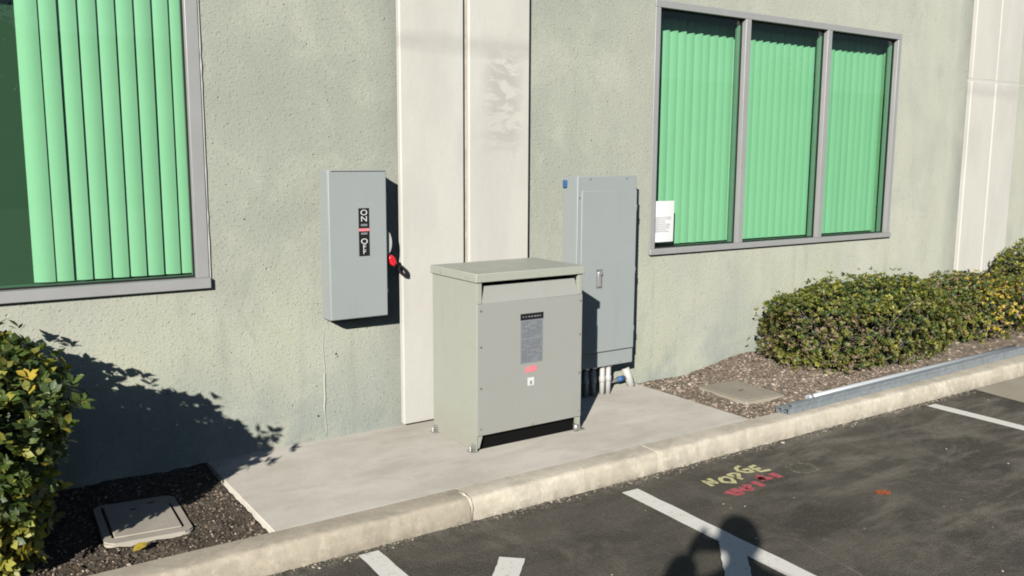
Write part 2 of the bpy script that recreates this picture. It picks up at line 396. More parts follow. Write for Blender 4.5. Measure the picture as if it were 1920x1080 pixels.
# ------------------------------------------------------------------ ground
tag(sheet('asphalt', [(-400, -500), (500, -500), (500, -1.08), (-400, -1.08)], M['asphalt'], ZA), kind='structure')
tag(sheet('ground', [(-400, -1.05), (500, -1.05), (500, 500), (-400, 500)], M['soilR'], -.16), kind='structure')
# slab
bm = bmesh.new(); bm_box(bm, (1.11, -1.0105, -.10), (3.96, .03, 0), .002, 1)
slab = tag(bm_obj('concrete_slab', bm, M['slab']), kind='structure')
# kerb: profile swept along x, one stone per joint
def kerb_stone(x0, x1, mat, i, parent):
    prof = [(-1.011, -.14), (-1.011, .0004), (-1.06, .0004), (-1.115, -.002), (-1.130, -.006), (-1.138, -.015), (-1.142, -.035), (-1.148, -.08), (-1.153, -.14)]
    n = max(2, int((x1 - x0) / .035)); vs = []; fs = []; m = len(prof)
    for k in range(n + 1):
        x = x0 + (x1 - x0) * k / n; e = min(k, n - k)
        for j, (y, z) in enumerate(prof):
            d = fn(x, z * 3 + y, 4.5, i * 7.3) * .007 + fn(x, y + z * 4, 14, i) * .007 + fn(x, z * 9, 40, i) * .004 if 1 < j < 8 else 0
            pinch = (.004 if i in (3, 4) else .002) if (e == 0 and 1 < j) else 0
            vs.append((x, y + d * .6 + pinch, z + (d * .5 - pinch * .6 if j < 6 and j > 0 else 0)))
    for k in range(n):
        for j in range(m - 1):
            a = k * m + j; fs.append((a, a + 1, a + m + 1, a + m))
    fs.append(tuple(range(m))[::-1]); fs.append(tuple(range(n * m, n * m + m)))
    me = bpy.data.meshes.new('kerb_stone'); me.from_pydata(vs, [], fs); me.update()
    for k_, p in enumerate(me.polygons): p.use_smooth = len(p.vertices) == 4 and k_ % (m - 1) >= 1
    me.set_sharp_from_angle(angle=math.radians(50))
    return link('kerb_stone', me, parent, [mat])
kerb = bpy.data.objects.new('kerb', None); C.objects.link(kerb); tag(kerb, kind='structure')
xs = [-12, -6, -3, -1.05, 1.963, 3.10, 4.98, 6.35, 9.4, 12.4, 18, 30]
for i, (a, b) in enumerate(zip(xs, xs[1:])):
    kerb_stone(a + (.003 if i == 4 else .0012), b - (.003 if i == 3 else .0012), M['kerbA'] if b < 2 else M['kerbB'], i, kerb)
# mortar patch on the near joint
bm = bmesh.new(); bm_tube(bm, [(1.955, -1.03, -.002), (1.958, -1.09, 0), (1.965, -1.13, -.016), (1.968, -1.143, -.045), (1.963, -1.15, -.105)], [.004, .007, .010, .005, .002], 8)
bm_obj('joint_mortar', bm, M['kerbB'], kerb)

# ---- soil beds
def hL(x, y):
    h = -.032 + fn(x, y, 5) * .012 + fn(x, y, 19, 3) * .008 + fn(x, y, 45, 5) * .004
    return h + max(0, .02 * (1 - abs(y) / .2))
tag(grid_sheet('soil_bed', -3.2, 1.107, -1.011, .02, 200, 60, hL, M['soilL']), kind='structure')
def hR(x, y):
    d = max(0, min(1, (x - 3.97) / .9)); e = max(0, min(1, (y + 1.0) / .5)); w = max(0, min(1, (x - 4.4) / .6))
    h = -.010 + .085 * d * e * w + fn(x, y, 3.5) * .012 + fn(x, y, 14, 3) * .009 + fn(x, y, 40, 5) * .004
    return min(h, .0 + .09 * e) if e < .05 else h
tag(grid_sheet('mulch_bed', 3.965, 14, -1.011, .02, 400, 50, hR, M['soilR']), kind='structure')

def scatter(name, n, area, hf, sizes, mats, seed, flat=.45, skip=None, wts=None):
    R = random.Random(seed); V = []; F = []; MI = []
    base = [(1, 0, 0), (.3, .8, 0), (-.8, .5, 0), (-.7, -.6, 0), (.4, -.8, 0), (.1, .05, .8), (0, 0, -.6)]
    fb = [(0, 1, 5), (1, 2, 5), (2, 3, 5), (3, 4, 5), (4, 0, 5), (1, 0, 6), (2, 1, 6), (3, 2, 6), (4, 3, 6), (0, 4, 6)]
    cnt = 0
    while cnt < n:
        x = R.uniform(area[0], area[1]); y = R.uniform(area[2], area[3])
        if skip and skip(x, y, R): continue
        cnt += 1
        s = R.uniform(*sizes) * (1.6 if R.random() < .08 else 1); rot = Euler((R.uniform(-.5, .5), R.uniform(-.5, .5), R.uniform(0, 6.28))).to_matrix()
        ax = R.uniform(.35, 1.1); o = len(V); z = hf(x, y)
        for b in base:
            p = rot @ Vector((b[0] * s, b[1] * s * ax, b[2] * s * flat)); V.append((x + p.x * R.uniform(.8, 1.2), y + p.y, z + p.z + s * flat * .3))
        mi = R.choices(range(len(mats)), wts)[0]
        for f in fb: F.append(tuple(o + i for i in f)); MI.append(mi)
    me = bpy.data.meshes.new(name); me.from_pydata(V, [], F); me.update(); me.polygons.foreach_set('material_index', MI)
    return tag(link(name, me, None, mats), kind='stuff')
chips = [M['chipA'], M['chipB'], M['chipC'], M['chipD']]
inR = lambda x, y, R: (4.19 < x < 4.56 and -.80 < y < -.32)
tag(scatter('wood_chips', 8500, (3.96, 6.2, -1.01, -.01), hR, (.004, .015), chips, 3, .35, inR, [2, 4, 3, 2]), 'pale and brown wood chip mulch right of the slab', 'mulch')
tag(scatter('wood_chips', 2600, (6.2, 11, -1.0, -.01), hR, (.008, .022), chips, 5, .35, None, [2, 4, 3, 2]), 'wood chip mulch under the far shrubs', 'mulch')
inL = lambda x, y, R: (.52 < x < .88 and -.77 < y < -.28)
tag(scatter('soil_clods', 9000, (-.6, 1.10, -1.01, -.01), hL, (.002, .010), [M['chipC'], M['chipB'], M['chipA'], M['soilL']], 8, .6, inL, [5, 2.2, .6, 5]), 'dark crumbly soil and litter left of the slab', 'soil')
# grit along the foot of the kerb, thrown soil on the slab corner
tag(scatter('gravel', 1500, (.4, 6.4, -1.22, -1.15), lambda x, y: ZA, (.003, .009), [M['chipC'], M['kerbA'], M['chipA'], M['asphalt']], 11, .5, lambda x, y, R: R.random() > (.35 + .9 * fn(x, 0, 2.5)) or y < -1.15 - .07 * R.random() ** 2, [3, 3, 1, 4]), 'grit gathered along the foot of the kerb', 'grit')
tag(scatter('gravel', 70, (1.8, 8, -3, -1.2), lambda x, y: ZA, (.003, .007), [M['chipA'], M['kerbB'], M['chipB']], 13, .5, None, [2, 4, 1]), 'small pale stones strewn over the asphalt', 'grit')
tag(scatter('soil_crumbs', 120, (1.10, 1.3, -.30, -.01), lambda x, y: .0005, (.001, .0035), [M['chipC'], M['chipB']], 12, .6, lambda x, y, R: R.random() < (x - 1.1) * 6, [3, 1]), 'soil crumbs spilt over the shaded slab corner', 'soil')

# ---- parking lines, gutter apron
def strip(a, b, w):
    a, b = Vector(a), Vector(b); d = (b - a).normalized(); n = Vector((-d.y, d.x)) * w / 2
    N = 60; L = []; Rr = []
    for i in range(N + 1):
        p = a.lerp(b, i / N); L.append(p + n * (1 + .10 * fn(p.x, p.y, 22, 1))); Rr.append(p - n * (1 + .10 * fn(p.x, p.y, 22, 5)))
    return L + Rr[::-1]
pl = [tag(sheet('parking_line', strip((2.80, -1.265), (2.62, -6.2), .10), M['line'], ZA + .004), kind='structure'),
      tag(sheet('parking_line', strip((5.51, -1.215), (5.40, -6.2), .10), M['line'], ZA + .004), kind='structure'),
      tag(sheet('parking_line', strip((1.44, -1.19), (1.34, -6.2), .092), M['line'], ZA + .004), kind='structure')]
tag(sheet('parking_line', strip((1.905, -1.558), (1.15, -2.38), .105), M['line'], ZA + .0065), kind='structure')
tag(sheet('parking_line', strip((2.757, -1.955), (2.0, -2.77), .105), M['line'], ZA + .0065), kind='structure')
tag(sheet('gutter', [(6.17, -1.13), (6.13, -1.3), (6.09, -1.55), (6.02, -2.2), (5.9, -4.5), (11, -4.5), (11, -1.13)], M['gutter'], ZA + .003), kind='structure')
sheet_crack = None

# ------------------------------------------------------------------ building
bld = thing('office_building', 'pale green grey stucco wall with cream concrete pilasters and green tinted windows', 'building')
wx0, wx1, wz0, wz1 = 4.06, 6.785, .868, 2.525       # right window opening
lx0, lx1, lz0, lz1 = -1.95, 1.165, .872, 2.525      # left window opening
TOP = 3.7
cells = []
X = [-14, lx0, lx1, wx0, wx1, 34]
def bmwall():
    bm = bmesh.new()
    def q(x0, x1, z0, z1):
        bm_box(bm, (x0, 0, z0), (x1, .22, z1))
    q(X[0], X[1], -.2, TOP)
    q(X[1], X[2], -.2, lz0); q(X[1], X[2], lz1, TOP)
    q(X[2], 2.19, -.2, TOP); q(2.19, X[3], -.2, TOP)
    q(X[3], X[4], -.2, wz0); q(X[3], X[4], wz1, TOP)
    q(X[4], X[5], -.2, TOP)
    bmesh.ops.remove_doubles(bm, verts=bm.verts, dist=1e-5)
    # drop inner faces shared by neighbouring blocks
    seen = {}
    for f in list(bm.faces):
        k = tuple(sorted(v.index for v in f.verts))
        seen.setdefault(k, []).append(f)
    for k, v in seen.items():
        if len(v) > 1:
            for f in v: bm.faces.remove(f)
    return bm
bm = bmwall(); bm.verts.index_update(); bm_obj('wall', bm, M['wall'], bld)
# reveal groove seen right of the far pilaster
box('wall_joint', (8.70, -.003, 2.205), (34, .001, 2.215), M['caulk'], bld, 0)
def pilaster(x0, x1, gx, gw, proud=.04, rev=2.215):
    for k, (a, b) in enumerate(((x0, gx - gw / 2), (gx + gw / 2, x1))):
        bm = bmesh.new(); bm_box(bm, (a, -proud, .012), (b, .002, rev - .009), .008, 3)
        bm_box(bm, (a, -proud + .0012, rev + .009), (b, .002, TOP + .02), .008, 3)
        bm_box(bm, (a + .003, -proud + .0025, rev - .02), (b - .004, .002, rev + .02), 0)
        bm_obj('pilaster', bm, M['pil'], bld)
    box('joint_sealant', (gx - gw / 2 + .0005, -proud + .022, .012), (gx + gw / 2 - .0005, .002, TOP), M['kerbB'], bld, 0)
pilaster(2.197, 3.045, 2.612, .032, rev=3.1)
pilaster(7.835, 8.655, 8.235, .022, .045, 2.215)
# neighbours out of frame
pilaster(-3.5, -2.65, -3.08, .03); pilaster(13.5, 14.3, 13.9, .03, .045, 2.215)
box('roof_coping', (-14, -.06, TOP), (34, .3, TOP + .12), M['pil'], bld, .01)
# bead of old paint, drill holes and scar on the stucco
bm = bmesh.new(); pts = [(1.745 + fn(z, 0, 9) * .008, -.001, z) for z in np.linspace(.02, .60, 24)]
bm_tube(bm, pts, [.0018 + .003 * abs(fn(i, 0, .7)) + (.003 if 5 < i < 14 else 0) for i in range(24)], 6)
bm_obj('paint_bead', bm, M['drip'], bld)
for (x, z, r) in ((1.815, .462, .006), (1.822, .447, .004), (1.706, .135, .006), (1.70, .30, .003), (3.55, 1.62, .004), (1.35, 1.2, .004)):
    bm = bmesh.new(); bm_tube(bm, [(x, -.0015, z), (x, .004, z)], r, 8); bm_obj('drill_hole', bm, M['stainb'], bld)

# room behind the windows
def room(x0, x1):
    bm = bmesh.new(); y0, y1, z0, z1 = .225, 4.2, -.1, 2.9
    v = [bm.verts.new(p) for p in ((x0, y0, z0), (x1, y0, z0), (x1, y1, z0), (x0, y1, z0), (x0, y0, z1), (x1, y0, z1), (x1, y1, z1), (x0, y1, z1))]
    fl = bm.faces.new((v[0], v[1], v[2], v[3])); fl.material_index = 1
    for f in ((4, 5, 6, 7), (1, 2, 6, 5), (2, 3, 7, 6), (3, 0, 4, 7)): bm.faces.new([v[i] for i in f])
    bm_obj('room_shell', bm, [M['room'], M['roomfloor']], bld)
room(-3.2, 2.4); room(3.2, 7.6)
box('added_dark_panel', (-2.6, .42, -.05), (1.9, .47, 2.8), M['dimroom'], bld, .002)  # added panel: its dark colour stands in for the dim room

def window(x0, x1, z0, z1, bars, fw, sill, label, left=False):
    w = thing('window', None, None); w.parent = bld; w['label'] = label
    y0, y1 = -.012, .038
    bm = bmesh.new()
    bm_box(bm, (x0, y0, z1 - fw), (x1, y1, z1), .002)
    bm_box(bm, (x0, y0, z0 + sill), (x0 + fw, y1, z1 - fw - .0005), .002)
    bm_box(bm, (x1 - fw, y0, z0 + sill), (x1, y1, z1 - fw - .0005), .002)
    bm_obj('frame', bm, M['alu'], w)
    bm = bmesh.new(); bm_box(bm, (x0 - .004, y0 - .014, z0), (x1 + .004, y1, z0 + sill), .003); bm_obj('sill', bm, M['alu'], w)
    edges = [x0 + fw] + [v for b in bars for v in (b - .026, b + .026)] + [x1 - fw]
    for b in bars:
        box('mullion', (b - .026, y0, z0 + sill + .0005), (b + .026, y1, z1 - fw - .0005), M['alu'], w, .002)
        box('inner_mullion', (b - .03, y1 + .012, z0 + sill), (b + .03, .085, z1 - fw), M['innerframe'], w, .002)
    box('inner_mullion', (x0 + .002, y1 + .012, z0 + sill), (x0 + fw, .085, z1 - fw), M['innerframe'], w, .002)
    box('inner_mullion', (x1 - fw, y1 + .012, z0 + sill), (x1 - .002, .085, z1 - fw), M['innerframe'], w, .002)
    for a, b in zip(edges[::2], edges[1::2]):
        bm = bmesh.new(); q = [bm.verts.new(p) for p in ((a, .032, z0 + sill), (b, .032, z0 + sill), (b, .032, z1 - fw), (a, .032, z1 - fw))]
        bm.faces.new(q); bm_obj('pane', bm, M['glass'], w, False, False)
        bm = bmesh.new(); g = .009; yy = (.024, .031)
        za, zb = z0 + sill + .0004, z1 - fw - .0012
        bm_box(bm, (a, yy[0], za), (a + g, yy[1], zb)); bm_box(bm, (b - g, yy[0], za), (b, yy[1], zb))
        bm_box(bm, (a + g, yy[0], zb - g), (b - g, yy[1], zb)); bm_box(bm, (a + g, yy[0], za), (b - g, yy[1], za + g))
        bm_obj('gasket', bm, M['gasket'], w)
    # inner stool and head so that the reveal is closed
    box('inner_sill', (x0, y1 + .001, z0 + .002), (x1, .215, z0 + sill - .004), M['innerframe'], w, .002)
    return w
winR = window(wx0, wx1, wz0, wz1, (4.945, 5.855), .045, .038, 'three pane window with closed vertical blinds')
winL = window(lx0, lx1, lz0, lz1, (-1.20, -.40), .058, .052, 'large window with a bright caulked edge, cut by the left side of the photo')
# pale caulk line round the left window frame
bm = bmesh.new()
pts = [(lx1 + .006 + fn(0, z, 20) * .004, -.002, z) for z in np.linspace(lz0 - .01, 2.6, 40)]
bm_tube(bm, pts, [.006 + .004 * abs(fn(i, 0, .9)) for i in range(40)], 6)
bm_obj('caulk_bead', bm, M['caulk'], winL)

def slat_mesh(w, z0, z1):
    bm = bmesh.new(); n = 6; cols = []
    for k in range(n + 1):
        u = -w / 2 + w * k / n; d = -.010 * (1 - (2 * k / n - 1) ** 2)
        cols.append([bm.verts.new((u, d, z)) for z in (z0, z1)])
    for a, b in zip(cols, cols[1:]):
        f = bm.faces.new((a[0], b[0], b[1], a[1])); f.smooth = True
    me = bpy.data.meshes.new('slat'); bm.to_mesh(me); bm.free(); me.materials.append(M['blind']); return me
def blind(x0, x1, z0, z1, label, ang, seed, gaps=(), pitch=.0785):
    b = thing('vertical_blind', label, 'blind', 'vertical blinds behind the tinted windows')
    R = random.Random(seed); me = slat_mesh(.089, z0, z1)
    box('headrail', (x0, .155, z1), (x1, .195, z1 + .035), M['innerframe'], b)
    x = x0 + .04; 
    while x < x1 + .03:
        if not any(a < x < c for a, c in gaps):
            o = link('slat', me, b) if False else bpy.data.objects.new('slat', me)
            if o.name not in C.objects: C.objects.link(o)
            o.parent = b
            o.location = (x + R.uniform(-.003, .003), .172 + R.uniform(-.002, .002), 0); o.rotation_euler = (0, 0, -ang + R.uniform(-.07, .07))
        x += pitch
    place(b, ((x0 + x1) / 2, .17, z0))
    # the parented slats keep their world position
    return b
blind(wx0 + .05, wx1 - .05, wz0 + .045, wz1 - .055, 'pale vertical blind drawn across the three pane window', math.radians(25), 4)
blind(.432, lx1 - .06, lz0 + .058, lz1 - .055, 'pale vertical blind with wide slats, half closed in the left window', math.radians(14), 6, pitch=.0795)

# paper notice behind the glass
pp = thing('paper_notice', 'white paper notice in the lower left corner of the three pane window', 'notice')
bm = bmesh.new(); N = 8; cols = []
for k in range(N + 1):
    u = k / N; cols.append([bm.verts.new((4.094 + .205 * u, .016 - .006 * math.sin(u * 3) - (.003 if z else 0), .948 + .278 * z)) for z in (0, 1)])
for a, b2 in zip(cols, cols[1:]): bm.faces.new((a[0], b2[0], b2[1], a[1])).smooth = True
bm_obj('paper_sheet', bm, M['paper'], pp)
R = random.Random(2)
bm = bmesh.new()
for i in range(9):
    z = 1.115 - i * .012; L = R.uniform(.09, .15)
    q = [bm.verts.new(p) for p in ((4.120, .0065, z), (4.120 + L, .0065, z), (4.120 + L, .0065, z + .004), (4.120, .0065, z + .004))]; bm.faces.new(q)
bm_obj('print_lines', bm, M['print'], pp)
place(pp, (4.2, .016, .948))

# ------------------------------------------------------------------ disconnect switch
ds = thing('disconnect_switch', 'grey wall mounted safety switch box with ON OFF decal and red handle', 'switch box')
x0, x1, z0, z1, yf = 1.742, 2.062, .664, 1.440, -.125
bm = bmesh.new(); bm_box(bm, (x0, yf + .012, z0), (x1, -.004, z1), .004, 2); bm_obj('enclosure', bm, M['boxgrey'], ds)
bm = bmesh.new(); bm_box(bm, (x0 - .002, yf - .004, z0 + .004), (x1 + .002, yf + .0115, z1 + .002), .005, 3); bm_obj('cover', bm, M['boxgrey'], ds)
box('drip_lip', (x0 + .01, yf - .010, z1 - .004), (x1 - .01, yf - .0045, z1 + .001), M['boxgrey'], ds, .001)
# decal
dx = 1.933; yd = yf - .0052
bm = bmesh.new(); bm_box(bm, (dx - .030, yd, .995), (dx + .030, yd + .0012, 1.245)); dc = bm_obj('decal', bm, M['black'], ds)
for ch, z in (('O', 1.221), ('N', 1.188), ('O', 1.071), ('F', 1.042), ('F', 1.016)):
    text('letter', ch, .040 if z > 1.06 else .034, M['white'], (dx, yd - .0006, z), (math.pi / 2, 0, 0), dc, 1.25)
box('decal_band', (dx - .030, yd - .0008, 1.125), (dx + .030, yd - .0001, 1.140), M['pink'], dc, 0)
box('decal_band', (dx - .018, yd - .0008, 1.108), (dx + .018, yd - .0001, 1.118), M['plate'], dc, 0)
box('decal_band', (dx - .018, yd - .0008, 1.152), (dx + .018, yd - .0001, 1.163), M['plate'], dc, 0)
# half round guard on the right side and handle with red grip
bm = bmesh.new(); pts = []
for k in range(13):
    a = -math.pi / 2 + math.pi * k / 12; pts.append((x1 + .001 + .044 * math.cos(a), -.100, 1.055 + .075 * math.sin(a)))
bm_prism(bm, pts, (0, .035, 0)); bm_obj('handle_guard', bm, M['pvc'], ds)
def loop_bm(cx, y, cz, a_, b_, rad, deg):
    bm = bmesh.new(); ring = []; th = math.radians(deg)
    for k in range(17):
        a = 2 * math.pi * k / 16; u, v = a_ * math.cos(a), b_ * math.sin(a)
        ring.append((cx + u * math.cos(th) - v * math.sin(th), y - .0003 * k, cz + u * math.sin(th) + v * math.cos(th)))
    bm_tube(bm, ring, rad, 10); return bm
tube('handle_arm', [(x1 + .002, -.085, 1.01), (x1 + .03, -.085, .975), (x1 + .06, -.078, .95), (x1 + .085, -.068, .928)], [.012, .012, .010, .009], M['black'], ds)
hg = bm_obj('handle_grip', loop_bm(x1 + .048, -.092, .957, .022, .009, .0125, -60), M['red'], ds)
bm_obj('grip_shadow_loop', loop_bm(2.185, -.064, .894, .033, .014, .0085, -48), M['black'], ds)  # black loop stands in for the grip's shadow on the pilaster
for z in (.80, 1.30):
    bm = bmesh.new(); bm_box(bm, (x1 + .002, yf + .004, z - .012), (x1 + .008, yf + .02, z + .012), .001); bm_obj('cover_clip', bm, M['zinc'], ds)
place(ds, (1.9, 0, z0))

# ------------------------------------------------------------------ panelboard
pb = thing('panelboard_cabinet', 'tall grey electrical panel cabinet on the wall behind the transformer', 'electrical panel')
x0, x1, z0, z1, yf = 3.332, 3.802, .198, 1.397, -.15
bm = bmesh.new(); bm_box(bm, (x0, yf + .014, z0), (x1, -.004, z1), .003, 2); bm_obj('cabinet', bm, M['boxgrey'], pb)
bm = bmesh.new(); bm_box(bm, (x0 - .003, yf, z0 - .004), (x1 + .003, yf + .0135, z1 + .004), .004, 2); bm_obj('trim', bm, M['boxgrey'], pb)
door = None
bm = bmesh.new(); bm_box(bm, (3.352, yf - .016, .296), (x1 - .006, yf - .0005, 1.312), .004, 3); door = bm_obj('door', bm, M['boxgrey'], pb)
box('latch_recess', (3.474, yf - .0172, .705), (3.522, yf - .0161, .825), M['zinc'], door, 0)
bm = bmesh.new(); bm_box(bm, (3.482, yf - .027, .716), (3.508, yf - .0175, .81), .003, 2); bm_box(bm, (3.484, yf - .033, .79), (3.512, yf - .0275, .814), .002); bm_obj('latch', bm, M['latch'], door)
for z in (.42, .8, 1.2): tube('hinge', [(x1 - .004, yf - .010, z - .02), (x1 - .004, yf - .010, z + .02)], .004, M['boxgrey'], door, 8)
for (x, z) in ((3.426, 1.383), (3.72, 1.386), (3.342, 1.27), (3.796, 1.27), (3.342, .8), (3.342, .27), (3.70, .212)):
    tube('screw', [(x, yf + .001, z), (x, yf - .004, z)], .0055, M['zinc'], pb, 8)
bm = bmesh.new(); bm_box(bm, (x0 - .012, -.045, 1.33), (x0 + .0, -.012, 1.375), .002); bm_obj('blue_clip', bm, M['blue'], pb)
place(pb, (3.57, 0, z0))

# conduits below the cabinet
def conduit(x, y, label, zt=.197):
    c = thing('conduit', label, 'conduit', 'conduits rising from the slab into the cabinet')
    tube('pipe', [(x, y, -.02), (x, y, zt)], .0165, M['pvc'], c, 16)
    tube('coupling', [(x, y, .085), (x, y, .088), (x, y, .118), (x, y, .121)], [.018, .0205, .0205, .018], M['pvc'], c, 16)
    tube('locknut', [(x, y, .182), (x, y, .196)], .023, M['zinc'], c, 12)
    place(c, (x, y, 0)); return c
conduit(3.582, -.115, 'left one of the two sunlit white conduits under the tall cabinet')
conduit(3.632, -.115, 'right one of the two sunlit white conduits under the tall cabinet')
conduit(3.512, -.108, 'shaded conduit beside the sunlit pair under the tall cabinet')
conduit(3.452, -.108, 'shaded conduit second in from the transformer under the tall cabinet')
conduit(3.392, -.108, 'shaded conduit nearest the transformer under the tall cabinet')
e = thing('pipe_elbow', 'thick white pipe stub leaning at the wall under the cabinet corner', 'pipe')
tube('pipe', [(3.850, -.030, .125), (3.872, -.045, .06), (3.892, -.055, -.02)], .027, M['pvc'], e, 18)
place(e, (3.89, -.05, 0))
e = thing('cross_conduit', 'short grey conduit with blue coupling lying between pipes at the wall', 'conduit')
tube('pipe', [(3.66, -.045, .050), (3.84, -.045, .062)], .013, M['zinc'], e, 12)
tube('coupling', [(3.775, -.045, .0575), (3.825, -.045, .061)], .019, M['blue'], e, 12)
tube('pipe', [(3.665, -.035, -.01), (3.665, -.035, .19)], .012, M['zinc'], e, 12)
place(e, (3.75, -.045, 0))

# ------------------------------------------------------------------ transformer
tr = thing('transformer', 'freestanding grey dry type transformer cabinet bolted to the concrete slab', 'transformer')
x0, x1, y0, y1 = 2.306, 2.982, -.642, -.185
tk = .004
for xa in (x0, x1 - tk):
    bm = bmesh.new(); bm_box(bm, (xa, y0 + .002, .004), (xa + tk, y1, .885), .0012); bm_obj('side_panel', bm, M['tgrey'], tr)
box('back_panel', (x0 + tk, y1 - tk, .05), (x1 - tk, y1, .885), M['tgrey'], tr, .001)
box('inner_floor', (x0 + tk, y0 + .03, .085), (x1 - tk, y1 - tk, .09), M['tfront'], tr, 0)
# front corner returns above the panel
for a, b in ((x0 + tk + .0003, x0 + .028), (x1 - .028, x1 - tk - .0003)):
    box('corner_post', (a, y0, .776), (b, y0 + .02, .8845), M['tgrey'], tr, .001)
bm = bmesh.new(); bm_box(bm, (x0 + tk - .003, y0 - .004, .088), (x1 - tk + .003, y0 + .001, .775), .0015)
fp = bm_obj('front_panel', bm, M['tfront'], tr)
bm = bmesh.new(); bm_prism(bm, [(x0 + .03, y0 - .003, .776), (x0 + .03, y0 - .001, .776), (x0 + .03, y0 + .037, .862), (x0 + .03, y0 + .034, .862)], (x1 - x0 - .06, 0, 0)); bm_obj('louvre', bm, M['tfront'], tr)
box('vent_shade_sheet', (x0 + .02, y0 + .10, .77), (x1 - .02, y0 + .104, .884), M['dark'], tr, 0)  # near-black sheet stands for the shade inside the vent
bm = bmesh.new(); bm_box(bm, (x0 - .010, y0 - .010, .886), (x1 + .010, y1 + .008, .931), .004, 3); bm_obj('lid', bm, M['tgrey'], tr)
for z in (.742, .556, .340, .125):
    for x in (x0 + .018, x1 - .018):
        tube('screw', [(x, y0 - .0035, z), (x, y0 - .009, z)], .0055, M['zinc'], tr, 8)
tube('screw', [(2.65, y0 - .0035, .10), (2.65, y0 - .009, .10)], .0055, M['zinc'], tr, 8)
for z, y in ((.908, -.56), (.908, -.30)): tube('screw', [(x0 - .009, y, z), (x0 - .015, y, z)], .0055, M['zinc'], tr, 8)
# lower rail gussets and feet
for s, xc in ((1, x0 + tk), (-1, x1 - tk)):
    bm = bmesh.new(); bm_prism(bm, [(xc, y0 + .006, .02), (xc + s * .014, y0 + .006, .02), (xc + s * .035, y0 + .006, .087), (xc, y0 + .006, .087)], (0, .004, 0)); bm_obj('gusset', bm, M['tgrey'], tr)
box('base_shade_board', (x0 + .02, y0 + .035, .002), (x1 - .02, y0 + .045, .0845), M['dark'], tr, .001)  # near-black board stands in for shade in the base opening
for (fx, s) in ((x0, -1), (x1, 1)):
    for fy in (y0 + .03, y1 - .03):
        bm = bmesh.new()
        bm_box(bm, (fx - .02 + s * .012, fy - .025, .001), (fx + .02 + s * .022, fy + .025, .006), .001)
        bm_box(bm, (fx + s * .0035 - .0012, fy - .02, .006), (fx + s * .0035 + .0012, fy + .02, .04), .0005)
        ft = bm_obj('foot', bm, M['zinc'] , tr)
        tube('bolt', [(fx + s * .022, fy, .006), (fx + s * .022, fy, .03)], .005, M['zinc'], ft, 8)
        tube('bolt', [(fx + s * .022, fy, .006), (fx + s * .022, fy, .014)], .010, M['zinc'], ft, 6)
tube('foot_cap', [(x1 - .020, y0 + .012, .004), (x1 - .020, y0 + .012, .042)], .016, M['zinc'], tr, 12)
# plates and stickers
ypl = y0 - .0045
box('rating_plate', (2.572, ypl, .435), (2.716, ypl + .001, .692), M['plate'], tr, 0)
box('plate_header', (2.570, ypl - .0008, .668), (2.718, ypl, .702), M['black'], tr, 0)
R = random.Random(4)
bm = bmesh.new()
for i in range(20):
    z = .652 - i * .0108; x = 2.580
    while x < 2.700:
        L = R.uniform(.008, .035)
        if R.random() < .75: bm_box(bm, (x, ypl - .0006, z), (min(x + L, 2.708), ypl - .0001, z + .0045))
        x += L + .005
bm_obj('plate_lines', bm, M['platetext'], tr)
bm = bmesh.new()
for i in range(7): bm_box(bm, (2.585 + i * .018, ypl - .0014, .681), (2.585 + i * .018 + R.uniform(.006, .014), ypl - .0009, .688))
bm_obj('header_lines', bm, M['plate'], tr)
st = box('sticker', (-.037, 0, -.016), (.037, .001, .016), M['pink'], tr, 0); st.location = (2.640, ypl - .001, .402); st.rotation_euler = (0, math.radians(-4), 0)
box('sticker', (2.618, ypl - .001, .312), (2.660, ypl, .356), M['white'], tr, .0003)
box('sticker_mark', (2.634, ypl - .0018, .318), (2.646, ypl - .0011, .338), M['plate'], tr, 0)
place(tr, (2.64, -.41, 0))

# ------------------------------------------------------------------ valve covers
def rounded(x0, x1, y0, y1, r, n=5):
    P = []
    for cx, cy, a0 in ((x1 - r, y1 - r, 0), (x0 + r, y1 - r, 90), (x0 + r, y0 + r, 180), (x1 - r, y0 + r, 270)):
        for k in range(n + 1):
            a = math.radians(a0 + 90 * k / n); P.append((cx + r * math.cos(a), cy + r * math.sin(a)))
    return P
vc = thing('utility_box', 'rounded concrete utility box cover half shaded in the dark soil', 'utility cover')
bm = bmesh.new(); bm_prism(bm, [(x, y, -.09) for x, y in rounded(-.168, .168, -.235, .235, .035)], (0, 0, .085)); bmesh.ops.bevel(bm, geom=[e for e in bm.edges if all(v.co.z > -.01 for v in e.verts)], offset=.006, segments=2, affect='EDGES'); bm_obj('rim', bm, M['lid'], vc)
bm = bmesh.new(); bm_box(bm, (-.128, -.19, -.004), (.128, .20, .0025), .002); bm_obj('cover', bm, M['lid'], vc)
for sx in (-1, 1): box('slot', (sx * .134 - .0035, -.175, -.0049), (sx * .134 + .0035, .12 if sx > 0 else .19, -.0035), M['dark'], vc, 0)
for (a, b) in ((-.02, .10), (.06, .15)): box('lift_hole', (a - .014, b - .006, .0024), (a + .014, b + .006, .003), M['dark'], vc, 0)
vc.location = (.700, -.522, -.013); vc.rotation_euler = (math.radians(-1), math.radians(1.5), math.radians(-3))
vc2 = thing('utility_box', 'flat square concrete utility box cover set in the wood chips', 'utility cover')
bm = bmesh.new(); bm_prism(bm, [(x, y, -.05) for x, y in rounded(-.172, .172, -.218, .218, .012)], (0, 0, .062)); bmesh.ops.bevel(bm, geom=[e for e in bm.edges if all(v.co.z > .0 for v in e.verts)], offset=.005, segments=2, affect='EDGES'); bm_obj('rim', bm, M['lid2'], vc2)
bm = bmesh.new(); bm_box(bm, (-.15, -.195, .0105), (.15, .195, .0145), .001); bm_obj('cover', bm, M['lid2'], vc2)
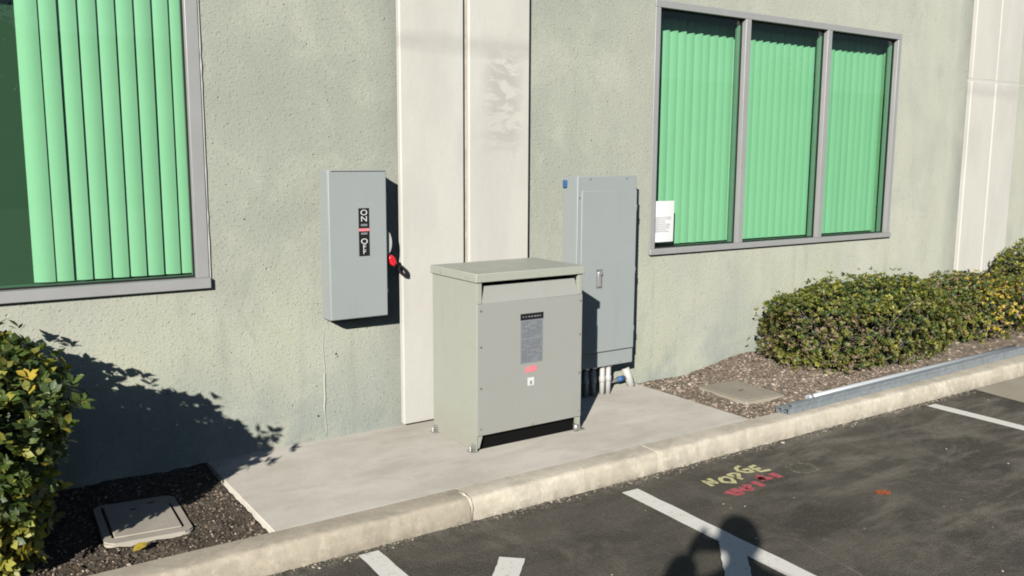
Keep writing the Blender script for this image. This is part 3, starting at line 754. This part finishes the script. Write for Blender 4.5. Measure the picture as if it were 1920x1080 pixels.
box('lift_hole', (-.02, -.004, .0146), (.02, .006, .0152), M['dark'], vc2, 0)
vc2.location = (4.385, -.565, -.002); vc2.rotation_euler = (0, 0, math.radians(-3))

# ------------------------------------------------------------------ strut channels lying on the kerb
def strut(p, L, label, rot=0, tilt=0, w=.041, h=.034):
    t = .003; lip = .009
    if abs(abs(rot) - math.pi / 2) < .01: w, h = h, w
    s = thing('strut_channel', label, 'strut channel', 'galvanised strut channels laid along the kerb')
    prof = [(-w/2, -h/2), (w/2, -h/2), (w/2, h/2), (w/2 - lip, h/2), (w/2 - lip, h/2 - .007), (w/2 - lip + t, h/2 - .007), (w/2 - lip + t, h/2 - t), (w/2 - t, h/2 - t),
            (w/2 - t, -h/2 + t), (-w/2 + t, -h/2 + t), (-w/2 + t, h/2 - t), (-w/2 + lip - t, h/2 - t), (-w/2 + lip - t, h/2 - .007), (-w/2 + lip, h/2 - .007), (-w/2 + lip, h/2), (-w/2, h/2)]
    bm = bmesh.new(); c, sn = math.cos(rot), math.sin(rot)
    bm_prism(bm, [(0, y * c - z * sn, y * sn + z * c) for y, z in prof], (L, 0, 0))
    bm_obj('channel', bm, M['galv'], s); s.location = p; s.rotation_euler = (0, 0, tilt); return s
ang = math.radians(1.4)
strut((4.215, -1.060, .018), 6.2, 'lower front galvanised channel lying on the kerb edge', -math.pi / 2, ang)
strut((4.205, -1.018, .018), 6.2, 'lower rear galvanised channel on the kerb beside the mulch', math.pi, ang)
strut((4.245, -1.060, .0465), 6.1, 'upper front galvanised channel stacked on the kerb bundle', math.pi, ang, .041, .020)
cdt = thing('steel_conduit', 'bright round steel conduit lying on top of the channel bundle', 'conduit')
tube('pipe', [(4.47, -1.020, .0535), (5.7, -.990, .0535), (7.10, -.956, .0535)], .017, M['emt'], cdt, 16)
tube('coupling', [(4.47, -1.020, .0535), (4.51, -1.019, .0535)], .0185, M['emt'], cdt, 16)
place(cdt, (4.47, -1.024, .0365))

# ------------------------------------------------------------------ shrubs
def leaf_base(fold=.18):
    # pointed oval folded on its midrib, length 1 along +y
    v = [(0, 0, 0), (.23, .26, fold * .2), (.29, .60, fold * .22), (0, 1.0, -.08), (-.29, .60, fold * .22), (-.23, .26, fold * .2), (0, .35, 0), (0, .68, -.01)]
    f = [(0, 1, 6), (1, 2, 7, 6), (2, 3, 7), (3, 4, 7), (4, 5, 6, 7), (5, 0, 6)]
    return np.array(v), f
LB, LF = leaf_base()
def rotm(d, upv, R):
    d = d.normalized(); s = d.cross(upv)
    if s.length < 1e-3: s = d.orthogonal()
    s.normalize(); n = s.cross(d)
    return Matrix(((s.x, d.x, n.x), (s.y, d.y, n.y), (s.z, d.z, n.z)))
def shrub(label, ctr, half, h, nclump, ls, mats, wfun, seed, group, ntwig=90, parts=0, power=2.6, bareregion=None, woody=True, stray=.02, lump=.07, under=.22):
    R = random.Random(seed); root = thing('shrub', label, 'shrub', group)
    V = []; F = []; MI = []; singles = []; camd = []
    for c in range(nclump):
        # direction on the dome
        while True:
            u = Vector((R.uniform(-1, 1), R.uniform(-1, 1), R.uniform(-.55, 1)))
            l = (abs(u.x) ** power + abs(u.y) ** power + abs(u.z) ** power) ** (1 / power)
            if .2 < l: break
        k = 1 / l; depth = 1 - .42 * R.random() ** 1.5
        if R.random() < stray: depth = 1.03 + .07 * R.random()
        d = Vector((u.x * k, u.y * k, u.z * k))
        nz = 1 + lump * mn.noise(Vector((d.x * 2.4 + seed, d.y * 2.4, d.z * 2.4))) * 1.6 + lump * .6 * mn.noise(Vector((d.x * 7, d.y * 7 + seed, d.z * 7)))
        p = Vector((ctr[0] + d.x * half[0] * nz * depth, ctr[1] + d.y * half[1] * nz * depth, ctr[2] + (d.z * h * .62 * nz * depth + h * .38)))
        tq = max(0, 1 - p.z / (h * .75)) ** 1.2; p.x = ctr[0] + (p.x - ctr[0]) * (1 - under * .4 * tq); p.y = ctr[1] + (p.y - ctr[1]) * (1 - under * tq)
        if p.z < .01 or p.y > -.015: continue
        nrm = Vector((d.x / half[0], d.y / half[1], d.z / (h * .62))).normalized()
        if bareregion and bareregion(p, R): continue
        axis = (nrm * .8 + Vector((0, 0, .55)) + Vector((R.uniform(-.5, .5), R.uniform(-.5, .5), R.uniform(-.4, .4)))).normalized()
        mi0 = wfun(p, d, depth, R); nl = R.randint(4, 7); ph = R.uniform(0, 6.28)
        o1 = axis.orthogonal().normalized(); o2 = axis.cross(o1)
        for k2 in range(nl):
            a = ph + k2 * 2.4; out = o1 * math.cos(a) + o2 * math.sin(a)
            dirv = (out * R.uniform(.6, 1.1) + axis * R.uniform(.25, .9)); L = ls * R.uniform(.65, 1.2)
            m = rotm(dirv, axis + Vector((R.uniform(-.4, .4),) * 3), R); base = p + axis * (k2 / nl * ls * .5) + out * .003
            mi = mi0 if R.random() < .8 else wfun(p, d, depth, R)
            if parts:
                singles.append((((base - CAM).length + (0 if depth > .9 else 3)), base, m, L, mi))
                continue
            o = len(V)
            for b in LB: V.append(base + m @ Vector(b * L))
            for f in LF: F.append(tuple(o + i for i in f)); MI.append(mi)
    if parts:
        # the nearest leaves inside the picture are leaves of their own
        def vis(b):
            v = b - CAM; zc = v.dot(f_); return zc > 0 and abs(v.dot(r_) / zc * 1648.7) < 955 and abs(v.dot(u_) / zc * 1648.7) < 535
        near = sorted([s for s in singles if vis(s[1])], key=lambda s: s[0]); ids = set(id(s) for s in near[:parts])
        lm = []
        for m_ in mats:
            me = bpy.data.meshes.new('leaf'); me.from_pydata([tuple(v) for v in LB], [], LF); me.update(); me.materials.append(m_); lm.append(me)
            for pl_ in me.polygons: pl_.use_smooth = True
        for s in singles:
            if id(s) in ids:
                o = bpy.data.objects.new('leaf', lm[s[4]]); C.objects.link(o); o.parent = root
                o.matrix_local = Matrix.Translation(s[1]) @ (s[2] * s[3]).to_4x4()
            else:
                o = len(V)
                for b in LB: V.append(s[1] + s[2] @ Vector(b * s[3]))
                for f in LF: F.append(tuple(o + i for i in f)); MI.append(s[4])
    me = bpy.data.meshes.new('foliage'); me.from_pydata(V, [], F); me.update(); me.polygons.foreach_set('material_index', MI)
    me.polygons.foreach_set('use_smooth', [True] * len(F))
    tag(link('foliage', me, root, mats), kind='stuff')
    bm = bmesh.new()
    for i in range(ntwig):
        a = R.uniform(0, 6.28); g = Vector((ctr[0] + R.uniform(-.5, .5) * half[0], ctr[1] + R.uniform(-.35, .35) * half[1], -.02))
        e = Vector((ctr[0] + math.cos(a) * half[0] * R.uniform(.4, .93), ctr[1] + math.sin(a) * half[1] * R.uniform(.4, .93), h * R.uniform(.25, .9)))
        if e.y > -.03: e.y = -.03
        mid = g.lerp(e, .5) + Vector((R.uniform(-.08, .08), R.uniform(-.06, .06), R.uniform(0, .1)))
        if mid.y > -.03: mid.y = -.03
        bm_tube(bm, [g, g.lerp(mid, .6), mid, mid.lerp(e, .6) + Vector((R.uniform(-.03, .03), 0, .02)), e], [.007, .005, .004, .003, .0015], 5, False)
    tag(bm_obj('branches', bm, M['bark2'] if woody else M['bark'], root), kind='stuff')
    return root

# left shrub, near the camera: large leaves, yellow low down, some red tips
ml = [M['leafG'], M['leafD'], M['leafO'], M['leafY'], M['leafW'], M['leafR']]
def wl_(p, d, depth, R):
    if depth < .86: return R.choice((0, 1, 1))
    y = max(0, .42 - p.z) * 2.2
    r = R.random()
    if r < .15 + y * .5: return 3
    if r < .16 + y * .70: return 4
    if r < .166 + y * .70: return 5
    return R.choice((0, 0, 1, 1, 2))
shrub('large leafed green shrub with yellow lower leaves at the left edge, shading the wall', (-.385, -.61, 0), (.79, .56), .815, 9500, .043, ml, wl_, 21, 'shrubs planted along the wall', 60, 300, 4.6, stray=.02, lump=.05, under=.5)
# right shrub 1: small leaves, twiggy bare patch low on its left
mr = [M['leafG'], M['leafD'], M['leafO'], M['leafY'], M['leafB'], M['leafW']]
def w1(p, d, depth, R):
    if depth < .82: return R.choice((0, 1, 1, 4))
    r = R.random()
    t = max(0, (p.z - .36) * 3.2)
    if r < .08 + t * .55: return 3 if R.random() < .5 else 2
    if r < .46: return 2
    if r < (.75 if p.x < 5.6 else .56) and p.z < .45: return 4
    return R.choice((0, 0, 1, 1, 2))
bare = lambda p, R: (abs((p.x - 5.25) / .45) ** 2 + abs((p.z - .31) / .14) ** 2 < 1 and p.y < -.2 and R.random() < .65) or (p.z < .1 and R.random() < .5)
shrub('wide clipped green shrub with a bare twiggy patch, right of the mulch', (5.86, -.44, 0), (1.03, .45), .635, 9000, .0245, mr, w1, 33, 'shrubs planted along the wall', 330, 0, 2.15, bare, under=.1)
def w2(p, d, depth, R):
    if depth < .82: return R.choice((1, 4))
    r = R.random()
    yb = math.exp(-((p.x - 7.35) / .25) ** 2) * (1 if p.z < .5 else .4) if p.y < -.3 else 0
    if r < yb * .5: return 5
    if r < .12 + yb * .4: return 3
    if r < .45: return 2
    if r < .6: return 4
    return R.choice((0, 0, 1))
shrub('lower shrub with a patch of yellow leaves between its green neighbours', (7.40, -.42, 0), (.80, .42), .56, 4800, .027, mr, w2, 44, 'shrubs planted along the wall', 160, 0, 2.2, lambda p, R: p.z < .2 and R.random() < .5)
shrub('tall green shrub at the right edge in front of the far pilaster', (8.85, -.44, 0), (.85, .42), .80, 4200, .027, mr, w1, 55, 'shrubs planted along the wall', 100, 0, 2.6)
shrub('shrub beyond the tall one past the right edge of the photo', (10.5, -.44, 0), (.85, .42), .76, 1200, .036, mr, w1, 56, 'shrubs planted along the wall', 40, 0, 2.6)

# added, unseen building and trees: they block low sky and fill window reflections
nb = thing('added_building', 'low tan building added behind the camera to block low sky and fill reflections', 'building')
box('wall', (-45, -52, ZA), (70, -38, 6.2), M['gutter'], nb, 0)
box('roof', (-45.3, -52.3, 6.205), (70.3, -37.7, 6.7), M['kerbA'], nb, 0)
wb = bmesh.new(); bm_box(wb, (-1.6, -.05, 0), (1.6, .02, 1.9)); wme = bpy.data.meshes.new('window'); wb.to_mesh(wme); wb.free(); wme.materials.append(M['gasket'])
for i in range(18):
    o = bpy.data.objects.new('window', wme); C.objects.link(o); o.parent = nb; o.location = (-42 + i * 6.3, -37.96, 1.3)
def added_tree(x, y, h, seed, where):
    R = random.Random(seed); t = thing('tree', 'broadleaf tree added across the parking lot to block low sky, ' + where, 'tree', 'trees added across the parking lot')
    tube('trunk', [(x, y, ZA), (x + .1, y, h * .3), (x - .1, y + .1, h * .75)], [.22, .16, .05], M['bark'], t, 8)
    V = []; F = []
    for i in range(2200):
        u = Vector((R.gauss(0, 1), R.gauss(0, 1), R.gauss(0, 1))).normalized() * R.random() ** .35
        p = Vector((x + u.x * h * .36, y + u.y * h * .36, h * .64 + u.z * h * .36)) * 1.0
        m = rotm(Vector((R.uniform(-1, 1), R.uniform(-1, 1), R.uniform(-1, 1))), Vector((0, 0, 1)), R); o = len(V)
        for b in LB: V.append(p + m @ Vector(b * .34))
        for f in LF: F.append(tuple(o + k for k in f))
    me = bpy.data.meshes.new('crown'); me.from_pydata(V, [], F); me.update(); tag(link('crown', me, t, [M['leafD']]), kind='stuff')
for i, (x, y, h) in enumerate(((-16, -33, 6.5), (2, -31, 7.0), (9, -34, 6.2), (21, -30, 7.5), (30, -33, 6.8), (41, -29, 7.2))): added_tree(x, y, h, 70 + i, ('farthest left of six', 'second from the left of six', 'third from the left, the shortest', 'fourth from the left, the tallest', 'fifth from the left of six', 'farthest right of six')[i])

# fallen leaves
def fallen(name, x, y, z, L, rz, mat, label):
    me = bpy.data.meshes.new(name); me.from_pydata([tuple(v * L) for v in LB], [], LF); me.update()
    o = link(name, me, None, [mat]); o.location = (x, y, z); o.rotation_euler = (.25, .2, rz); return tag(o, label, 'leaf', 'fallen leaves on the soil')
fallen('fallen_leaf', .60, -.86, -.012, .07, -1.1, M['leafW'], 'pale yellow dead leaf on the soil below the rounded cover')
fallen('fallen_leaf', .40, -.92, -.015, .06, .6, M['leafB'], 'brown dead leaf on the soil near the left kerb')

# ------------------------------------------------------------------ sprayed marks
def ribbon(bm, pts, w, seed=0):
    R = random.Random(seed); P = [Vector(p) for p in pts]; Q = []
    for a, b in zip(P, P[1:]):
        n = max(1, int((b - a).length / .012)); Q += [a.lerp(b, i / n) for i in range(n)]
    Q.append(P[-1]); L = []; Rr = []
    for i, p in enumerate(Q):
        d = (Q[min(i + 1, len(Q) - 1)] - Q[max(i - 1, 0)]); d = d.normalized() if d.length > 0 else Vector((1, 0)); n = Vector((-d.y, d.x)) * w / 2 * R.uniform(.75, 1.2)
        L.append(bm.verts.new((*(p + n), 0))); Rr.append(bm.verts.new((*(p - n), 0)))
    for i in range(len(Q) - 1): bm.faces.new((L[i], L[i + 1], Rr[i + 1], Rr[i]))
G = {'N': [[(0, 0), (.12, 1), (.7, .05), (.85, 1)]], 'O': [[(.4, 1), (.05, .7), (.05, .25), (.4, 0), (.75, .3), (.75, .7), (.4, 1)]],
     'P': [[(.1, 0), (.15, 1), (.6, .95), (.7, .7), (.5, .5), (.12, .48)]], 'G': [[(.8, .85), (.4, 1), (.05, .6), (.15, .1), (.6, 0), (.8, .4), (.45, .42)]],
     'E': [[(.75, .95), (.1, 1), (.05, .5), (.6, .5)], [(.05, .5), (.1, 0), (.8, .05)]],
     'V': [[(0, 1), (.35, 0), (.8, 1)]], 'K': [[(.1, 0), (.12, 1)], [(.7, 1), (.12, .45), (.8, 0)]], 'U': [[(0, 1), (.1, .1), (.5, 0), (.75, 1)]], 'L': [[(0, 1), (.05, 0), (.7, 0)]], 'I': [[(.3, 1), (.3, 0)]]}
def graffiti(name, word, org, ux, uy, w, mat, z, label):
    g = thing(name, label, 'ground marking')
    x = 0; RJ = random.Random(len(word) + int(w * 1000))
    for i, ch in enumerate(word):
        bm = bmesh.new()
        for k, s in enumerate(G[ch]): ribbon(bm, [Vector(org) + Vector(ux) * (x + p[0] + RJ.uniform(-.12, .12)) + Vector(uy) * (p[1] + RJ.uniform(-.16, .16) + .32 * math.sin(i * 2.3 + 1)) for p in s], w, i * 5 + k)
        for v in bm.verts: v.co.z = z + i * .0006
        bm_obj('letter', bm, mat, g); x += 1.06
    return g
place(graffiti('spray_writing', 'NOPGE', (3.19, -1.475), (.084, .010), (-.008, .088), .022, M['yspray'], ZA + .003, 'yellow sprayed letters on the asphalt by the kerb'), (0, 0, 0))
place(graffiti('spray_writing', 'UVIKI', (3.20, -1.605), (.082, .014), (-.010, .058), .042, M['rspray'], ZA + .003, 'red sprayed scrawl under the yellow letters on the asphalt'), (0, 0, 0))
bm = bmesh.new(); ribbon(bm, [(3.79, -1.95), (3.82, -1.97), (3.86, -1.965)], .06, 3)
for v in bm.verts: v.co.z = ZA + .004
tag(bm_obj('orange_spot', bm, M['ospray']), 'small orange paint spot on the asphalt', 'ground marking')
bm = bmesh.new(); cs = [(3.72, -1.47), (3.70, -1.55), (3.76, -1.60), (3.85, -1.57), (3.86, -1.49), (3.79, -1.45), (3.72, -1.47)]
ribbon(bm, cs, .03, 4)
for v in bm.verts: v.co.z = ZA + .0035
tag(bm_obj('chalk_mark', bm, M['chalk']), 'faint pale ring scuffed on the asphalt right of the sprayed letters', 'ground marking')

bm = bmesh.new(); ribbon(bm, [(3.02, -2.07), (2.98, -2.35), (2.93, -2.62)], .010, 5)
for v in bm.verts: v.co.z = ZA + .0032
tag(bm_obj('chalk_line', bm, M['chalk']), 'thin broken pale line on the asphalt beside the parking line', 'ground marking')
# ------------------------------------------------------------------ the photographer, behind the camera
def skin_obj(name, verts, edges, radii, mats, parent, sub=2, root=0):
    me = bpy.data.meshes.new(name); me.from_pydata(verts, edges, []); me.update()
    o = link(name, me, parent, mats)
    md = o.modifiers.new('skin', 'SKIN'); md.use_smooth_shade = True
    sv = me.skin_vertices[0].data if me.skin_vertices else None
    if sv is None:
        bm = bmesh.new(); bm.from_mesh(me); bm.verts.layers.skin.verify(); bm.to_mesh(me); bm.free(); sv = me.skin_vertices[0].data
    for i, r in enumerate(radii): sv[i].radius = (r, r) if not isinstance(r, tuple) else r; sv[i].use_root = (i == root)
    s = o.modifiers.new('sub', 'SUBSURF'); s.levels = sub; s.render_levels = sub
    return o
fw = Vector((f_.x, f_.y, 0)).normalized(); lf = Vector((-fw.y, fw.x, 0))     # facing, person's left
H = Vector((-.04, -4.61, 1.588))                                            # head centre
def B(f, l, z): v = H + fw * f + lf * l; return (v.x, v.y, z)
ps = thing('person', 'person in dark trousers and blue shirt holding up a phone, seen only by shadow', 'person')
V = [B(-.05, 0, .86), B(-.05, 0, 1.05), B(-.06, 0, 1.25), B(-.05, 0, 1.40), B(-.03, 0, 1.50), B(-.01, 0, 1.57),
     B(-.05, .17, 1.405), B(-.06, -.17, 1.405), B(-.05, .09, .83), B(-.05, -.09, .83), B(-.03, .11, .42), B(-.03, -.11, .42), B(-.06, .12, -.03), B(-.06, -.12, -.03), B(.09, .14, -.075), B(.09, -.14, -.075)]
E_ = [(0, 1), (1, 2), (2, 3), (3, 4), (4, 5), (3, 6), (3, 7), (0, 8), (0, 9), (8, 10), (9, 11), (10, 12), (11, 13), (12, 14), (13, 15)]
Rr = [(.15, .11), (.14, .10), (.16, .11), (.15, .10), .06, .055, .07, .07, .10, .10, .065, .065, .045, .045, .035, .035]
hand = CAM - f_ * .045 + Vector((0, 0, -.045)) + lf * .035
handr = B(-.02, -.29, .80)
elbL = Vector((-.075, -4.285, 1.285)); elbR = Vector(B(-.08, -.26, 1.10))
n0 = len(V); V += [tuple(elbL), tuple(elbL.lerp(hand, .82)), tuple(elbR), handr]; E_ += [(6, n0), (n0, n0 + 1), (7, n0 + 2), (n0 + 2, n0 + 3)]; Rr += [.062, .062, .045, .028]
# neck top to head: the head is an ellipsoid chain of the same surface
n1 = len(V); V += [(H.x, H.y, H.z - .045), (H.x - fw.x * .005, H.y - fw.y * .005, H.z + .03), (H.x - fw.x * .01, H.y - fw.y * .01, H.z + .075)]; E_ += [(5, n1), (n1, n1 + 1), (n1 + 1, n1 + 2)]; Rr += [(.07, .085), (.085, .098), (.06, .07)]
body = skin_obj('body', V, E_, Rr, [M['shirt'], M['trousers'], M['skin']], ps)
dg = bpy.context.evaluated_depsgraph_get(); bpy.context.view_layer.update()
me2 = bpy.data.meshes.new_from_object(body.evaluated_get(bpy.context.evaluated_depsgraph_get()))
body.modifiers.clear(); body.data = me2; 
me2.materials.clear(); [me2.materials.append(m) for m in (M['shirt'], M['trousers'], M['skin'])]
hv = Vector(hand)
for p in me2.polygons:
    c = p.center; p.use_smooth = True
    p.material_index = 2 if (c.z > 1.49 and (c - H).length < .22) or (c - hv).length < .12 or c.z < .88 and (c - Vector(handr)).length < .12 else (1 if c.z < .93 else 0)
def hand_obj(base, dirv, palm, side, curl, nm='hand'):
    # palm plus five chains rooted in it
    d = Vector(dirv).normalized(); s = Vector(side).normalized(); pn = Vector(palm).normalized()
    V = [tuple(base), tuple(Vector(base) + d * .045), tuple(Vector(base) + d * .085)]; E = [(0, 1), (1, 2)]; R = [.026, (.036, .018), (.036, .014)]
    for k, (off, L) in enumerate(((-.028, .075), (-.009, .085), (.010, .080), (.028, .062))):
        a = Vector(base) + d * .088 + s * off; n = len(V)
        b = a + (d + pn * curl * .5).normalized() * L * .45; c = b + (d * .6 + pn * curl).normalized() * L * .33; e2 = c + (d * .1 + pn * (curl + .3)).normalized() * L * .25
        V += [tuple(a), tuple(b), tuple(c), tuple(e2)]; E += [(2, n), (n, n + 1), (n + 1, n + 2), (n + 2, n + 3)]; R += [.010, .009, .008, .007]
    a = Vector(base) + d * .03 - s * .03; n = len(V)
    V += [tuple(a), tuple(a + (d - s).normalized() * .035 + pn * .01), tuple(a + (d * 1.2 - s * .6).normalized() * .06 + pn * .025)]; E += [(1, n), (n, n + 1), (n + 1, n + 2)]; R += [.013, .010, .009]
    return skin_obj(nm, V, E, R, [M['skin']], ps, 1)
hand_obj(Vector(elbL).lerp(hand, .84), (hand - elbL), f_ * -1 + r_ * .2, u_ * -1, .5)
hand_obj(Vector(handr) + Vector((0, 0, -.01)), (0.05, .03, -1), lf, fw, .5)
# hair cap and facial features
bm = bmesh.new(); bmesh.ops.create_uvsphere(bm, u_segments=20, v_segments=12, radius=1)
for v in bm.verts:
    k = v.co.copy(); v.co = Vector(H) + lf * k.x * .092 - fw * (k.y * .104 + .024) + Vector((0, 0, .035 + k.z * .098))
bmesh.ops.delete(bm, geom=[v for v in bm.verts if (v.co - H).dot(fw) > .02 and v.co.z < H.z + .07 or v.co.z < H.z - .04], context='VERTS')
bm_obj('hair', bm, M['hair'], ps, True)
bm = bmesh.new()
for s in (-1, 1):
    bmesh.ops.create_icosphere(bm, subdivisions=2, radius=.016, matrix=Matrix.Translation(H + lf * .088 * s + Vector((0, 0, -.01))) @ Matrix.Diagonal((.7, .7, 1.7, 1)))
bm_obj('ear', bm, M['skin'], ps, True)
bm = bmesh.new(); bmesh.ops.create_cone(bm, cap_ends=True, segments=8, radius1=.016, radius2=.005, depth=.045, matrix=Matrix.Translation(H + fw * .098 + Vector((0, 0, -.012)))); bm_obj('nose', bm, M['skin'], ps, True)
for s in (-1, 1):
    bm = bmesh.new(); bmesh.ops.create_icosphere(bm, subdivisions=2, radius=.011, matrix=Matrix.Translation(H + fw * .086 + lf * .03 * s + Vector((0, 0, .008)))); bm_obj('eye', bm, M['hair'], ps, True)
bm = bmesh.new(); bm_box(bm, (-.022, -.004, -.004), (.022, .004, .004), .002); mo = bm_obj('mouth', bm, M['red'], ps); mo.location = H + fw * .084 + Vector((0, 0, -.052)); mo.rotation_euler = (0, 0, math.atan2(lf.y, lf.x))
place(ps, (H.x, H.y, ZA))
for ch in ps.children: ch.matrix_parent_inverse = Matrix.Translation(-Vector((H.x, H.y, ZA)))
# the phone in that hand
ph = thing('smartphone', 'black phone held up in the left hand of the photographer', 'phone')
bm = bmesh.new(); bm_box(bm, (-.012, -.055, -.0205), (.13, .014, -.0125), .004, 3); po = bm_obj('phone_body', bm, M['black'], ph)
bm = bmesh.new(); bm_box(bm, (-.01, -.051, -.0212), (.115, .014, -.0206)); bm_obj('screen', bm, M['gasket'], po)
ph.matrix_world = Matrix(((r_.x, u_.x, f_.x, CAM.x), (r_.y, u_.y, f_.y, CAM.y), (r_.z, u_.z, f_.z, CAM.z), (0, 0, 0, 1)))
place(bld, (0, 0, 0))
